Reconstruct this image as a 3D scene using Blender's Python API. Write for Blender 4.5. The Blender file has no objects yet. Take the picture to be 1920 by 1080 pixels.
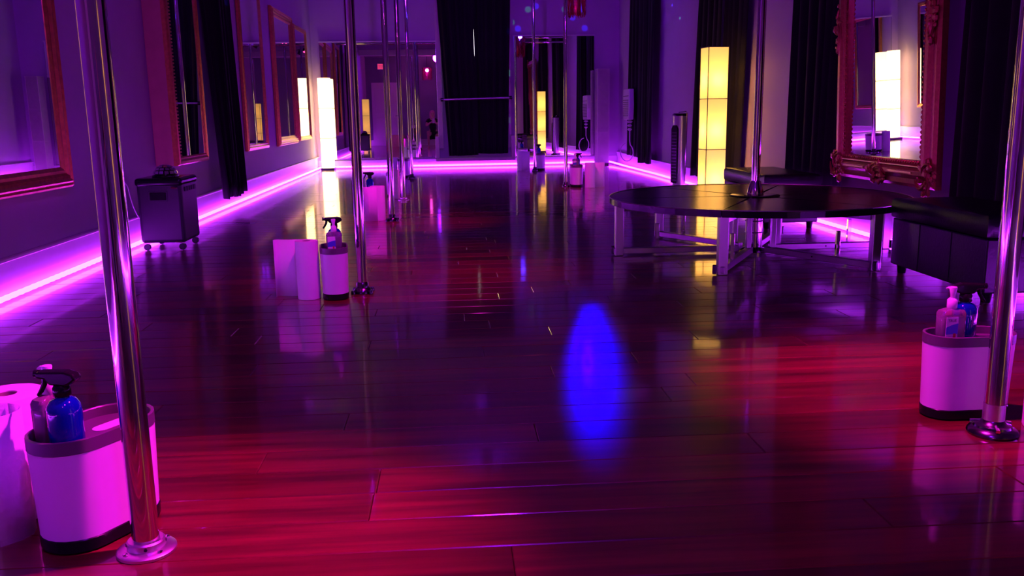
import bpy, bmesh, math, random
from mathutils import Vector, Matrix
random.seed(7)
PI = math.pi
R = math.radians
sc = bpy.context.scene
col = sc.collection

# ------------------------------------------------------------------ camera
cam_d = bpy.data.cameras.new('camera'); cam = bpy.data.objects.new('camera', cam_d); col.objects.link(cam)
cam_d.sensor_width = 36.0; cam_d.lens = 1660.0 / 1920.0 * 36.0; cam_d.clip_start = 0.02; cam_d.clip_end = 100
CH = 0.86
_r = Vector((0.99750158, -0.02821575, 0.06476467)); _d = Vector((-0.06899606, -0.19224542, 0.9789184)); _n = Vector((0.01517021, 0.98094117, 0.19371189))
_right = Vector((_r[0], _d[0], -_n[0])); _down = Vector((_r[1], _d[1], -_n[1])); _fwd = Vector((_r[2], _d[2], -_n[2]))
m3 = Matrix((_right, -_down, -_fwd)).transposed()
cam.matrix_world = Matrix.Translation((0, 0, CH)) @ m3.to_4x4()
sc.camera = cam
# ------------------------------------------------------------------ world, exposure
w = bpy.data.worlds.new('world'); sc.world = w; w.use_nodes = True
w.node_tree.nodes['Background'].inputs[0].default_value = (0.02, 0.005, 0.05, 1)
w.node_tree.nodes['Background'].inputs[1].default_value = 0.1
vs = sc.view_settings
vs.view_transform = 'Standard'; vs.look = 'None'; vs.gamma = 1.0; vs.use_curve_mapping = False; vs.exposure = 0.0
sc.display_settings.display_device = 'sRGB'
cy = sc.cycles
cy.max_bounces = 10; cy.diffuse_bounces = 4; cy.glossy_bounces = 8; cy.transmission_bounces = 8; cy.transparent_max_bounces = 8
cy.use_denoising = True; cy.sample_clamp_indirect = 6.0; cy.caustics_reflective = True; cy.caustics_refractive = False; cy.blur_glossy = 0.3

# light levels, all in one place
LED_COL = (0.42, 0.02, 1.0); LED_STR = 32.0
LAMP_L = 5.0; LAMP_R = 0.8
FLOOD = 1.0; SPOT = 1.12

# ------------------------------------------------------------------ room sizes
XL, XR, YB, YR, ZC = -2.2, 2.82, 14.95, -1.35, 2.95

# ------------------------------------------------------------------ materials
M = {}
def nodes_of(name):
    m = bpy.data.materials.new(name); m.use_nodes = True
    nt = m.node_tree; b = nt.nodes['Principled BSDF']
    M[name] = m
    return m, nt, b
def mat(name, colr, rough=0.5, metal=0.0, spec=0.5, noise=0.0, nscale=20.0, bump=0.0, bscale=200.0, emit=None, estr=0.0, trans=0.0, coat=0.0, sheen=0.0, ior=1.45):
    m, nt, b = nodes_of(name)
    b.inputs['Base Color'].default_value = (*colr, 1); b.inputs['Roughness'].default_value = rough
    b.inputs['Metallic'].default_value = metal; b.inputs['Specular IOR Level'].default_value = spec
    b.inputs['Transmission Weight'].default_value = trans; b.inputs['Coat Weight'].default_value = coat
    b.inputs['IOR'].default_value = ior
    b.inputs['Sheen Weight'].default_value = sheen
    tc = nt.nodes.new('ShaderNodeTexCoord')
    if noise > 0:
        n = nt.nodes.new('ShaderNodeTexNoise'); n.inputs['Scale'].default_value = nscale; n.inputs['Detail'].default_value = 4
        nt.links.new(tc.outputs['Object'], n.inputs['Vector'])
        mx = nt.nodes.new('ShaderNodeMix'); mx.data_type = 'RGBA'
        mx.inputs[6].default_value = (*[c * (1 - noise) for c in colr], 1); mx.inputs[7].default_value = (*[min(1, c * (1 + noise)) for c in colr], 1)
        nt.links.new(n.outputs['Fac'], mx.inputs[0]); nt.links.new(mx.outputs[2], b.inputs['Base Color'])
    if bump > 0:
        n2 = nt.nodes.new('ShaderNodeTexNoise'); n2.inputs['Scale'].default_value = bscale; n2.inputs['Detail'].default_value = 3
        nt.links.new(tc.outputs['Object'], n2.inputs['Vector'])
        bp = nt.nodes.new('ShaderNodeBump'); bp.inputs['Strength'].default_value = bump; bp.inputs['Distance'].default_value = 0.004
        nt.links.new(n2.outputs['Fac'], bp.inputs['Height']); nt.links.new(bp.outputs['Normal'], b.inputs['Normal'])
    if emit:
        b.inputs['Emission Color'].default_value = (*emit, 1); b.inputs['Emission Strength'].default_value = estr
    return m
mat('wall_paint', (0.44, 0.31, 0.50), 0.6, noise=0.08, nscale=3, bump=0.12, bscale=60)
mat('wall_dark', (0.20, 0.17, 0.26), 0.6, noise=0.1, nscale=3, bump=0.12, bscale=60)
mat('ceiling_paint', (0.16, 0.14, 0.2), 0.8, noise=0.05)
mat('white_trim', (0.62, 0.58, 0.6), 0.35, noise=0.05)
mat('casing', (0.55, 0.45, 0.47), 0.5, noise=0.08)
mat('raw_wood', (0.5, 0.27, 0.2), 0.6, noise=0.2, nscale=9)
mat('chrome', (0.78, 0.76, 0.78), 0.06, 1.0)
mat('chrome_satin', (0.7, 0.66, 0.68), 0.36, 1.0)
mat('dark_chrome', (0.12, 0.1, 0.13), 0.22, 1.0)
mat('mirror', (0.82, 0.8, 0.82), 0.0, 1.0)
mat('mirror_edge', (0.5, 0.5, 0.52), 0.2, 1.0)
mat('black_plastic', (0.008, 0.007, 0.009), 0.2, spec=0.25, noise=0.2)
mat('black_matte', (0.01, 0.009, 0.012), 0.55, noise=0.2)
mat('rim_grey', (0.10, 0.085, 0.10), 0.35, noise=0.1)
mat('white_plastic', (0.70, 0.67, 0.71), 0.35, noise=0.03)
mat('paper', (0.80, 0.77, 0.80), 0.85, noise=0.03, nscale=60, bump=0.55, bscale=55)
mat('core_card', (0.35, 0.27, 0.2), 0.8, noise=0.15)
mat('velvet', (0.008, 0.006, 0.009), 0.75, spec=0.2, noise=0.3, nscale=14, bump=0.2, bscale=150, sheen=0.08)
mat('leather', (0.012, 0.010, 0.015), 0.33, noise=0.25, bump=0.25, bscale=90)
mat('stage_vinyl', (0.014, 0.011, 0.013), 0.22, noise=0.3, nscale=8, bump=0.14, bscale=35)
mat('aluminium', (0.42, 0.38, 0.40), 0.35, 1.0, noise=0.06)
mat('gold_wood', (0.70, 0.30, 0.10), 0.30, 0.8, noise=0.35, nscale=40, bump=0.2, bscale=120)
mat('gold_side', (0.5, 0.24, 0.17), 0.6, noise=0.15, nscale=12)
mat('red_wood', (0.40, 0.10, 0.06), 0.28, 0.6, noise=0.4, nscale=60, bump=0.35, bscale=120)
mat('gold_leaf', (0.55, 0.33, 0.12), 0.3, 0.8, noise=0.2)
mat('ac_black', (0.022, 0.018, 0.028), 0.4, noise=0.15)
mat('cable_white', (0.7, 0.68, 0.7), 0.5, noise=0.05)
mat('cable_black', (0.01, 0.01, 0.012), 0.5, noise=0.05)
mat('silver_grey', (0.42, 0.38, 0.44), 0.28, 0.6, noise=0.06)
mat('blue_glass', (0.003, 0.006, 0.30), 0.06, trans=0.35, coat=0.4, noise=0.1)
mat('clear_plastic', (0.93, 0.88, 0.95), 0.08, trans=0.85, ior=1.25)
mat('gel', (0.85, 0.78, 0.9), 0.3, trans=0.5, noise=0.05)
mat('label_white', (0.75, 0.72, 0.75), 0.5, noise=0.04)
mat('label_blue', (0.05, 0.08, 0.5), 0.5, noise=0.1)
mat('ink', (0.02, 0.01, 0.03), 0.6, noise=0.1)
mat('red_ink', (0.5, 0.03, 0.04), 0.6, noise=0.1)
mat('frame_wire', (0.02, 0.014, 0.012), 0.5, noise=0.1)
mat('paper_shade', (0.75, 0.7, 0.68), 0.8, noise=0.06, nscale=25)
mat('skin', (0.62, 0.36, 0.28), 0.5, noise=0.06)
mat('cloth_black', (0.012, 0.01, 0.014), 0.8, noise=0.2, bump=0.2)
mat('hair', (0.6, 0.12, 0.35), 0.45, noise=0.4, nscale=60)  # dark hair; the pink light on it is put into this colour
mat('door_paint', (0.62, 0.55, 0.6), 0.45, noise=0.04)
mat('cardboard', (0.5, 0.3, 0.2), 0.8, noise=0.12)
mat('tinsel', (0.75, 0.03, 0.10), 0.18, 0.9, noise=0.3, nscale=80)
mat('tinsel_pink', (0.75, 0.05, 0.4), 0.2, 0.9, noise=0.3, nscale=80)
mat('disco_facet', (0.8, 0.8, 0.85), 0.08, 1.0)
def emitmat(name, c, s, base=(0.5, 0.5, 0.5)):
    return mat(name, base, 0.4, emit=c, estr=s, noise=0.02)
emitmat('blue_led', (0.004, 0.006, 1.0), 60)
emitmat('green_led', (0.02, 1.0, 0.3), 10)
emitmat('magenta_led', (1.0, 0.1, 0.75), 30)
emitmat('par_red', (1.0, 0.06, 0.35), 3)
emitmat('fill_blue', (0.15, 0.05, 1.0), 1.5)  # lens glow of the added violet fill floods
emitmat('exit_red', (1.0, 0.05, 0.12), 0.9)
emitmat('screen', (0.6, 0.6, 1.0), 1.2)
emitmat('daylight', (1.0, 0.95, 0.98), 3.0)
# led strip: clear rope with a bright chip every 1.7 cm
def led_material():
    m, nt, b = nodes_of('led_strip')
    b.inputs['Base Color'].default_value = (0.6, 0.5, 0.6, 1); b.inputs['Roughness'].default_value = 0.3
    b.inputs['Emission Color'].default_value = (*LED_COL, 1); b.inputs['Emission Strength'].default_value = LED_STR
led_material()
# lit paper lamp shade: fibres in the paper, lit by its own bulbs from inside
def shade_material(name, colr, e, strength, fibre=0.5):
    m, nt, b = nodes_of(name)
    tc = nt.nodes.new('ShaderNodeTexCoord'); n = nt.nodes.new('ShaderNodeTexNoise')
    n.inputs['Scale'].default_value = 14; n.inputs['Detail'].default_value = 5; nt.links.new(tc.outputs['Object'], n.inputs['Vector'])
    rp = nt.nodes.new('ShaderNodeMix'); rp.data_type = 'RGBA'
    rp.inputs[6].default_value = (*[c * (1 - fibre * 0.4) for c in colr], 1); rp.inputs[7].default_value = (*colr, 1)
    nt.links.new(n.outputs['Fac'], rp.inputs[0])
    nt.links.new(rp.outputs[2], b.inputs['Base Color'])
    b.inputs['Roughness'].default_value = 0.8
    b.inputs['Emission Color'].default_value = (*e, 1); b.inputs['Emission Strength'].default_value = strength
    tr = nt.nodes.new('ShaderNodeBsdfTranslucent'); nt.links.new(rp.outputs[2], tr.inputs['Color'])
    mx = nt.nodes.new('ShaderNodeMixShader'); mx.inputs[0].default_value = 0.5
    out = nt.nodes['Material Output']
    nt.links.new(b.outputs[0], mx.inputs[1]); nt.links.new(tr.outputs[0], mx.inputs[2]); nt.links.new(mx.outputs[0], out.inputs['Surface'])
shade_material('shade_bright', (1.0, 0.88, 0.6), (1.0, 0.78, 0.36), LAMP_L)
shade_material('shade_amber', (1.0, 0.72, 0.3), (1.0, 0.60, 0.12), LAMP_R)
shade_material('shade_yellow', (1.0, 0.74, 0.32), (1.0, 0.64, 0.15), 1.25)
shade_material('shade_off', (0.72, 0.66, 0.68), (0, 0, 0), 0.0)
# floor boards: dark red-brown lacquered wood, tone differs from board to board
def wood_floor():
    m, nt, b = nodes_of('floor_board')
    at = nt.nodes.new('ShaderNodeAttribute'); at.attribute_name = 'tone'
    geo = nt.nodes.new('ShaderNodeNewGeometry')
    mp = nt.nodes.new('ShaderNodeMapping'); mp.inputs['Scale'].default_value = (1.6, 26, 1)
    ad = nt.nodes.new('ShaderNodeVectorMath'); ad.operation = 'ADD'
    cb = nt.nodes.new('ShaderNodeCombineXYZ')
    ml = nt.nodes.new('ShaderNodeMath'); ml.operation = 'MULTIPLY'; ml.inputs[1].default_value = 37.0
    nt.links.new(at.outputs['Fac'], ml.inputs[0]); nt.links.new(ml.outputs[0], cb.inputs['X']); nt.links.new(ml.outputs[0], cb.inputs['Z'])
    nt.links.new(geo.outputs['Position'], ad.inputs[0]); nt.links.new(cb.outputs[0], ad.inputs[1]); nt.links.new(ad.outputs[0], mp.inputs['Vector'])
    n = nt.nodes.new('ShaderNodeTexNoise'); n.inputs['Scale'].default_value = 1.0; n.inputs['Detail'].default_value = 6; n.inputs['Roughness'].default_value = 0.6
    nt.links.new(mp.outputs[0], n.inputs['Vector'])
    cr = nt.nodes.new('ShaderNodeValToRGB')
    cr.color_ramp.elements[0].position = 0.32; cr.color_ramp.elements[0].color = (0.085, 0.010, 0.010, 1)
    cr.color_ramp.elements[1].position = 0.68; cr.color_ramp.elements[1].color = (0.27, 0.032, 0.026, 1)
    nt.links.new(n.outputs['Fac'], cr.inputs[0])
    tm = nt.nodes.new('ShaderNodeMapRange'); tm.inputs[3].default_value = 0.42; tm.inputs[4].default_value = 1.12
    nt.links.new(at.outputs['Fac'], tm.inputs[0])
    mx = nt.nodes.new('ShaderNodeVectorMath'); mx.operation = 'SCALE'
    nt.links.new(cr.outputs[0], mx.inputs[0]); nt.links.new(tm.outputs[0], mx.inputs['Scale'])
    nt.links.new(mx.outputs[0], b.inputs['Base Color'])
    b.inputs['Roughness'].default_value = 0.29
    b.inputs['Specular IOR Level'].default_value = 0.3
    b.inputs['Coat Weight'].default_value = 0.95; b.inputs['Coat Roughness'].default_value = 0.075
    n3 = nt.nodes.new('ShaderNodeTexNoise'); n3.inputs['Scale'].default_value = 3.0; n3.inputs['Detail'].default_value = 3
    mp3 = nt.nodes.new('ShaderNodeMapping'); mp3.inputs['Scale'].default_value = (1.0, 3.0, 1)
    nt.links.new(ad.outputs[0], mp3.inputs['Vector']); nt.links.new(mp3.outputs[0], n3.inputs['Vector'])
    bp = nt.nodes.new('ShaderNodeBump'); bp.inputs['Strength'].default_value = 0.035; bp.inputs['Distance'].default_value = 0.01
    nt.links.new(n3.outputs['Fac'], bp.inputs['Height']); nt.links.new(bp.outputs['Normal'], b.inputs['Normal']); nt.links.new(bp.outputs['Normal'], b.inputs['Coat Normal'])
wood_floor()

# ------------------------------------------------------------------ mesh helpers
class MB:
    def __init__(s): s.v = []; s.f = []
    def add(s, vs_, fs):
        o = len(s.v); s.v += [tuple(v) for v in vs_]; s.f += [tuple(i + o for i in f) for f in fs]; return s
    def box(s, x0, x1, y0, y1, z0, z1):
        return s.add([(x0,y0,z0),(x1,y0,z0),(x1,y1,z0),(x0,y1,z0),(x0,y0,z1),(x1,y0,z1),(x1,y1,z1),(x0,y1,z1)],
                     [(0,3,2,1),(4,5,6,7),(0,1,5,4),(1,2,6,5),(2,3,7,6),(3,0,4,7)])
    def lathe(s, prof, n=24, c=(0,0,0), cap=True):          # prof: (r, z)
        vs_ = []; fs = []
        for r, z in prof:
            for i in range(n):
                a = 2*PI*i/n; vs_.append((c[0]+r*math.cos(a), c[1]+r*math.sin(a), c[2]+z))
        for k in range(len(prof)-1):
            for i in range(n):
                j = (i+1) % n; fs.append((k*n+i, k*n+j, (k+1)*n+j, (k+1)*n+i))
        if cap:
            fs.append(tuple(range(n-1, -1, -1))); fs.append(tuple((len(prof)-1)*n+i for i in range(n)))
        return s.add(vs_, fs)
    def tube(s, pts, r, n=8, cap=True):
        P = [Vector(p) for p in pts]; vs_ = []; fs = []
        up = None
        for k, p in enumerate(P):
            t = (P[min(k+1, len(P)-1)] - P[max(k-1, 0)]).normalized()
            if up is None:
                up = Vector((0,0,1)) if abs(t.z) < 0.9 else Vector((1,0,0))
            a = t.cross(up).normalized(); b = a.cross(t).normalized(); up = b
            rr = r[k] if isinstance(r, (list, tuple)) else r
            for i in range(n):
                q = p + a*(rr*math.cos(2*PI*i/n)) + b*(rr*math.sin(2*PI*i/n)); vs_.append(q[:])
        for k in range(len(P)-1):
            for i in range(n):
                j = (i+1) % n; fs.append((k*n+i, k*n+j, (k+1)*n+j, (k+1)*n+i))
        if cap:
            fs.append(tuple(range(n-1, -1, -1))); fs.append(tuple((len(P)-1)*n+i for i in range(n)))
        return s.add(vs_, fs)
    def bar(s, a, b, wx, wz):                               # rectangular bar from a to b
        a = Vector(a); b = Vector(b); t = (b-a).normalized()
        up = Vector((0,0,1)) if abs(t.z) < 0.95 else Vector((0,1,0))
        sd = t.cross(up).normalized()*wx/2; u = sd.cross(t).normalized()*wz/2
        vs_ = [a-sd-u, a+sd-u, a+sd+u, a-sd+u, b-sd-u, b+sd-u, b+sd+u, b-sd+u]
        return s.add(vs_, [(0,1,2,3),(7,6,5,4),(0,4,5,1),(1,5,6,2),(2,6,7,3),(3,7,4,0)])
    def prism(s, poly, y0, y1):                             # polygon in xz, extruded along y
        n = len(poly); vs_ = [(x, y0, z) for x, z in poly] + [(x, y1, z) for x, z in poly]
        fs = [tuple(range(n)), tuple(range(2*n-1, n-1, -1))] + [(i, i+n, (i+1) % n + n, (i+1) % n) for i in range(n)]
        return s.add(vs_, fs)
    def slab(s, poly, z0, z1):                              # polygon in xy, extruded along z
        n = len(poly); vs_ = [(x, y, z0) for x, y in poly] + [(x, y, z1) for x, y in poly]
        fs = [tuple(range(n-1, -1, -1)), tuple(range(n, 2*n))] + [(i, (i+1) % n, (i+1) % n + n, i+n) for i in range(n)]
        return s.add(vs_, fs)
    def loft(s, rings, cap=True):                           # rings of equal-length 3-D loops
        n = len(rings[0]); vs_ = [p for r_ in rings for p in r_]; fs = []
        for k in range(len(rings)-1):
            for i in range(n):
                j = (i+1) % n; fs.append((k*n+i, k*n+j, (k+1)*n+j, (k+1)*n+i))
        if cap:
            fs.append(tuple(range(n-1, -1, -1))); fs.append(tuple((len(rings)-1)*n+i for i in range(n)))
        return s.add(vs_, fs)
    def ball(s, c, r, n=8, sx=1, sy=1, sz=1):
        pr = []
        for k in range(n//2+1):
            a = -PI/2 + PI*k/(n//2); pr.append((max(1e-4, math.cos(a)), math.sin(a)))
        vs_ = []; fs = []
        for rr, z in pr:
            for i in range(n):
                t = 2*PI*i/n; vs_.append((c[0]+r*sx*rr*math.cos(t), c[1]+r*sy*rr*math.sin(t), c[2]+r*sz*z))
        for k in range(len(pr)-1):
            for i in range(n):
                j = (i+1) % n; fs.append((k*n+i, k*n+j, (k+1)*n+j, (k+1)*n+i))
        return s.add(vs_, fs)
    def build(s, name, m, parent=None, smooth=False, bevel=0.0, seg=1):
        me = bpy.data.meshes.new(name); me.from_pydata(s.v, [], s.f); me.validate()
        bm = bmesh.new(); bm.from_mesh(me)
        bmesh.ops.recalc_face_normals(bm, faces=bm.faces)
        if bevel > 0:
            eg = [e for e in bm.edges if len(e.link_faces) == 2 and e.calc_face_angle(0) > 0.6]
            bmesh.ops.bevel(bm, geom=eg, offset=bevel, segments=seg, affect='EDGES', profile=0.5)
        bm.to_mesh(me); bm.free()
        me.materials.append(M[m])
        if smooth:
            for p in me.polygons: p.use_smooth = True
            me.set_sharp_from_angle(angle=R(40))
        o = bpy.data.objects.new(name, me); col.objects.link(o)
        if parent: o.parent = parent
        return o
def tag(o, label=None, cat=None, group=None, kind=None):
    if label: o['label'] = label
    if cat: o['category'] = cat
    if group: o['group'] = group
    if kind: o['kind'] = kind
    return o
def thing(name, label, cat, loc=(0,0,0), rz=0.0, group=None, rx=0.0):
    o = bpy.data.objects.new(name, None); col.objects.link(o); o.empty_display_size = 0.1
    o.location = loc; o.rotation_euler = (rx, 0, rz)
    return tag(o, label, cat, group)
def struct(o): o['kind'] = 'structure'; return o
def text_part(txt, size, m, parent, loc, rot, name='lettering', ext=0.0008):
    cu = bpy.data.curves.new('txt', 'FONT'); cu.body = txt; cu.size = size; cu.align_x = 'CENTER'; cu.align_y = 'CENTER'; cu.extrude = ext
    t = bpy.data.objects.new('txt', cu); col.objects.link(t)
    dg = bpy.context.evaluated_depsgraph_get(); me = bpy.data.meshes.new_from_object(t.evaluated_get(dg))
    bpy.data.objects.remove(t)
    me.name = name
    me.materials.clear(); me.materials.append(M[m])
    o = bpy.data.objects.new(name, me); col.objects.link(o); o.parent = parent; o.location = loc; o.rotation_euler = rot
    return o
def stadium(L, W, n=10, off=0.0):                           # loop in xy, length L along x, width W
    r = W/2 + off; h = L/2 - W/2; pts = []
    for i in range(n+1):
        a = -PI/2 + PI*i/n; pts.append((h + r*math.cos(a), r*math.sin(a)))
    for i in range(n+1):
        a = PI/2 + PI*i/n; pts.append((-h + r*math.cos(a), r*math.sin(a)))
    return pts
def lamp_light(name, kind, loc, colr, power, size=0.05, target=None, angle=60, blend=0.5):
    l = bpy.data.lights.new(name, kind); l.color = colr; l.energy = power
    if kind in ('POINT', 'SPOT'): l.shadow_soft_size = size
    if kind == 'SPOT': l.spot_size = R(angle); l.spot_blend = blend
    o = bpy.data.objects.new(name, l); col.objects.link(o); o.location = loc
    if target is not None: o.rotation_euler = (Vector(target) - Vector(loc)).to_track_quat('-Z', 'Y').to_euler()
    return o

# ------------------------------------------------------------------ room shell
T = 0.12
fl = struct(MB().box(XL-T, XR+T, YR-T, YB+T, -0.12, -0.012).build('floor', 'black_matte'))
struct(MB().box(XL-T, XR+T, YR-T, YB+T, ZC, ZC+0.1).build('ceiling', 'ceiling_paint'))
struct(MB().box(XL-T, XL, YR-T, YB+T, -0.1, ZC).build('wall_left', 'wall_paint'))
struct(MB().box(XR, XR+T, YR-T, YB+T, -0.1, ZC).build('wall_right', 'wall_paint'))
struct(MB().box(XL-T, XR+T, YB, YB+T, -0.1, ZC).build('wall_back', 'wall_paint'))
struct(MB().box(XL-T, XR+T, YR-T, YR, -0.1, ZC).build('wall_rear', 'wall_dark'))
# skirting heater covers / boards along the walls, with a cap on top
def skirting(name, x0, x1, y0, y1, cap):
    o = struct(MB().box(x0, x1, y0, y1, 0.0, 0.185).build(name, 'white_trim', bevel=0.003))
    MB().box(*cap, 0.185, 0.203).build('cap_moulding', 'white_trim', o, bevel=0.004)
skirting('baseboard_left', XL, XL+0.018, YR, YB, (XL, XL+0.034, YR, YB))
skirting('baseboard_right', XR-0.018, XR, YR, YB, (XR-0.034, XR, YR, YB))
skirting('baseboard_rear', XL+0.02, XR-0.02, YR, YR+0.016, (XL+0.035, XR-0.035, YR, YR+0.03))
struct(MB().box(XL+0.02, XR-0.02, YB-0.016, YB, 0.0, 0.135).build('baseboard_back', 'white_trim', bevel=0.003))
# pale soffit and two chrome pipes under the ceiling (seen in the back mirror)
struct(MB().box(XL, XR, 1.6, 1.85, 2.78, ZC).build('trim_1', 'white_trim', bevel=0.004))

# ------------------------------------------------------------------ floor boards
BW = 0.1427; Y0 = 1.944
fixed = {0: [-0.195], 1: [-0.5, 0.78], 2: [0.213, -1.1], 3: [-0.32, 1.5], 4: [0.645, -0.9], 5: [0.76, -1.4], 6: [0.322, 1.9], 7: [-0.7, 0.633], 8: [0.1, 1.3], -1: [-0.2, 1.3], -2: [0.9, -1.0], -3: [0.1, 1.8]}
def board_mb(x0, x1, y0, y1, lift):
    c = 0.0022; z = lift
    vs_ = [(x0,y0,-0.012),(x1,y0,-0.012),(x1,y1,-0.012),(x0,y1,-0.012),
           (x0,y0,z-c),(x1,y0,z-c),(x1,y1,z-c),(x0,y1,z-c),
           (x0+c,y0+c,z),(x1-c,y0+c,z),(x1-c,y1-c,z),(x0+c,y1-c,z)]
    fs = [(0,3,2,1),(8,9,10,11)]
    for a, b in ((0,4),(4,8)):
        for i in range(4):
            j = (i+1) % 4; fs.append((a+i, a+j, b+j, b+i))
    return vs_, fs
k0 = math.floor((YR - Y0)/BW) ; k1 = math.ceil((YB - Y0)/BW)
rest = MB(); rest_t = []
nplank = 0
for k in range(k0, k1+1):
    ya = Y0 + k*BW; yb = ya + BW
    ya = max(ya, YR); yb = min(yb, YB)
    if yb - ya < 0.01: continue
    cuts = [XL, XR]
    rr = random.Random(100+k)
    if k in fixed:
        cuts += fixed[k]
        if k in (0, 3): cuts += [1.7 if k == 0 else -1.6]
    else:
        x = XL + rr.uniform(0.35, 1.5)
        while x < XR - 0.3:
            cuts.append(x); x += rr.uniform(0.9, 1.55)
    cuts = sorted(cuts)
    for a, b in zip(cuts[:-1], cuts[1:]):
        g = 0.0006; tone = rr.random()
        vs_, fs = board_mb(a+g, b-g, ya+g, yb-g, rr.uniform(-0.0006, 0.0))
        # in frame and near enough to be told apart: a board of its own
        if 1.3 < ya < 9.2 and nplank < 300 and (b > -0.62*yb - 0.1 and a < 0.60*yb + 0.35):
            cxm = (a+b)/2; cym = (ya+yb)/2
            mb = MB().add([(v[0]-cxm, v[1]-cym, v[2]) for v in vs_], fs)
            o = mb.build('plank', 'floor_board', fl); o.location = (cxm, cym, 0)
            o.rotation_euler = (rr.uniform(-0.0016, 0.0016), rr.uniform(-0.0004, 0.0004), 0)
            at = o.data.attributes.new('tone', 'FLOAT', 'FACE'); at.data.foreach_set('value', [tone]*len(o.data.polygons))
            nplank += 1
        else:
            rest.add(vs_, fs); rest_t += [tone]*len(fs)
ro = rest.build('far_planks', 'floor_board', fl); ro['kind'] = 'stuff'
at = ro.data.attributes.new('tone', 'FLOAT', 'FACE'); at.data.foreach_set('value', rest_t[:len(ro.data.polygons)])

# ------------------------------------------------------------------ LED strips on the skirting
def led(label, pts, r=0.015):
    t = thing('led_strip', label, 'light strip', pts[0], 0, 'magenta LED strips along the skirting')
    p0 = Vector(pts[0]); P = [Vector(p)-p0 for p in pts]
    # flat-ish rope with a small swelling at each chip
    fine = []; 
    for a, b in zip(P[:-1], P[1:]):
        n = max(1, int((b-a).length/0.035))
        for i in range(n): fine.append(a.lerp(b, i/n))
    fine.append(P[-1])
    rad = [r*(1.0 if i % 2 else 0.86) for i in range(len(fine))]
    MB().tube(fine, rad, 6).build('rope', 'led_strip', t, smooth=True)
    for q, q2 in ((fine[0], fine[1]), (fine[-1], fine[-2])):
        d = (q2-q).normalized()*0.012
        MB().tube([q-d*0.4, q+d], r*1.15, 8).build('end_cap', 'cable_white', t, smooth=True)
led('magenta LED strip along the left wall running up to the black floor unit', [(XL+0.05, YR+0.1, 0.026), (XL+0.05, 3.0, 0.026), (XL+0.05, 6.82, 0.026)])
led('magenta LED strip along the left wall beyond the floor unit', [(XL+0.05, 6.9, 0.026), (XL+0.05, 10.5, 0.026), (XL+0.055, YB-0.08, 0.026)])
led('magenta LED strip across the foot of the mirrored back wall', [(XL+0.1, YB-0.035, 0.03), (0.0, YB-0.035, 0.027), (2.42, YB-0.035, 0.032)])
led('magenta LED strip along the right wall behind the round stage', [(2.60, YB-0.06, 0.05), (2.66, YB-0.35, 0.04), (2.70, 13.6, 0.03), (2.76, 12.0, 0.026), (XR-0.05, 9.0, 0.026), (XR-0.05, 4.75, 0.026)])
led('magenta LED strip along the right wall past the black ottoman', [(XR-0.05, 4.68, 0.026), (XR-0.05, 3.0, 0.026), (XR-0.05, YR+0.1, 0.026)])

# ------------------------------------------------------------------ lamps
def tower_lamp(label, loc, rz, shade, side=0.19, h=1.47, bulbs=0.0, bcol=(1,0.7,0.3), rounded=False, group='paper tower lamps'):
    t = thing('tower_lamp', label, 'floor lamp', loc, rz, group)
    s = side/2; z0 = 0.03
    MB().box(-s-0.004, s+0.004, -s-0.004, s+0.004, 0, z0).build('base', 'frame_wire', t, bevel=0.004)
    sh = (h - z0 - 0.012)/3
    for i in range(3):
        a = z0 + i*sh + 0.005; b = z0 + (i+1)*sh - 0.003
        if rounded:
            MB().lathe([(s*0.98, a), (s, a+0.02), (s, b-0.02), (s*0.98, b)], 28, cap=False).build('shade', shade, t, smooth=True)
            if i: MB().lathe([(s*1.0, a-0.007), (s*1.012, a-0.004), (s*1.0, a-0.001)], 28, cap=False).build('ring', 'frame_wire', t, smooth=True)
        else:
            rg = []
            for z, k in ((a, 1), ((a+b)/2, 0.985), (b, 1)):
                q = s*k; rg.append([(-q,-q,z),(q,-q,z),(q,q,z),(-q,q,z)])
            MB().loft(rg, cap=False).build('shade', shade, t)
            MB().box(-s-0.001, s+0.001, -s-0.001, s+0.001, b, b+0.007).build('ring', 'frame_wire' if bulbs > 0 else 'paper_shade', t)
        if bulbs > 0:
            l = lamp_light('lamp_bulb', 'POINT', (0, 0, a + sh*0.36), bcol, bulbs, 0.03); l.parent = t
    if not rounded:
        for sx in (-1, 1):
            for sy in (-1, 1):
                MB().box(sx*s-0.003, sx*s+0.003, sy*s-0.003, sy*s+0.003, 0, h).build('corner_rod', 'frame_wire' if bulbs > 0 else 'paper_shade', t)
    return t
tower_lamp('brightly lit round paper tower lamp in the far left corner', (-1.99, 14.68, 0), 0, 'shade_bright', 0.205, 1.47, 3.0, (1, 0.8, 0.45), True)
tower_lamp('amber lit square paper tower lamp against the right wall curtains', (2.47, 8.33, 0), R(6), 'shade_yellow', 0.195, 1.44, 4.0, (1, 0.62, 0.22))
tower_lamp('unlit paper tower lamp in the far right corner', (2.50, 14.70, 0), R(3), 'shade_off', 0.19, 1.55)
tower_lamp('lit tower lamp outside the left edge, reflected in the back mirror beside the floor unit', (-2.0, 3.05, 0), 0, 'shade_amber', 0.20, 1.46, 0.25, (1, 0.62, 0.22))
tower_lamp('lit tower lamp near the photographer, a narrow yellow bar in the right back mirror', (2.45, 0.1, 0), 0, 'shade_amber', 0.20, 1.46, 0.25, (1, 0.62, 0.22))

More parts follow.
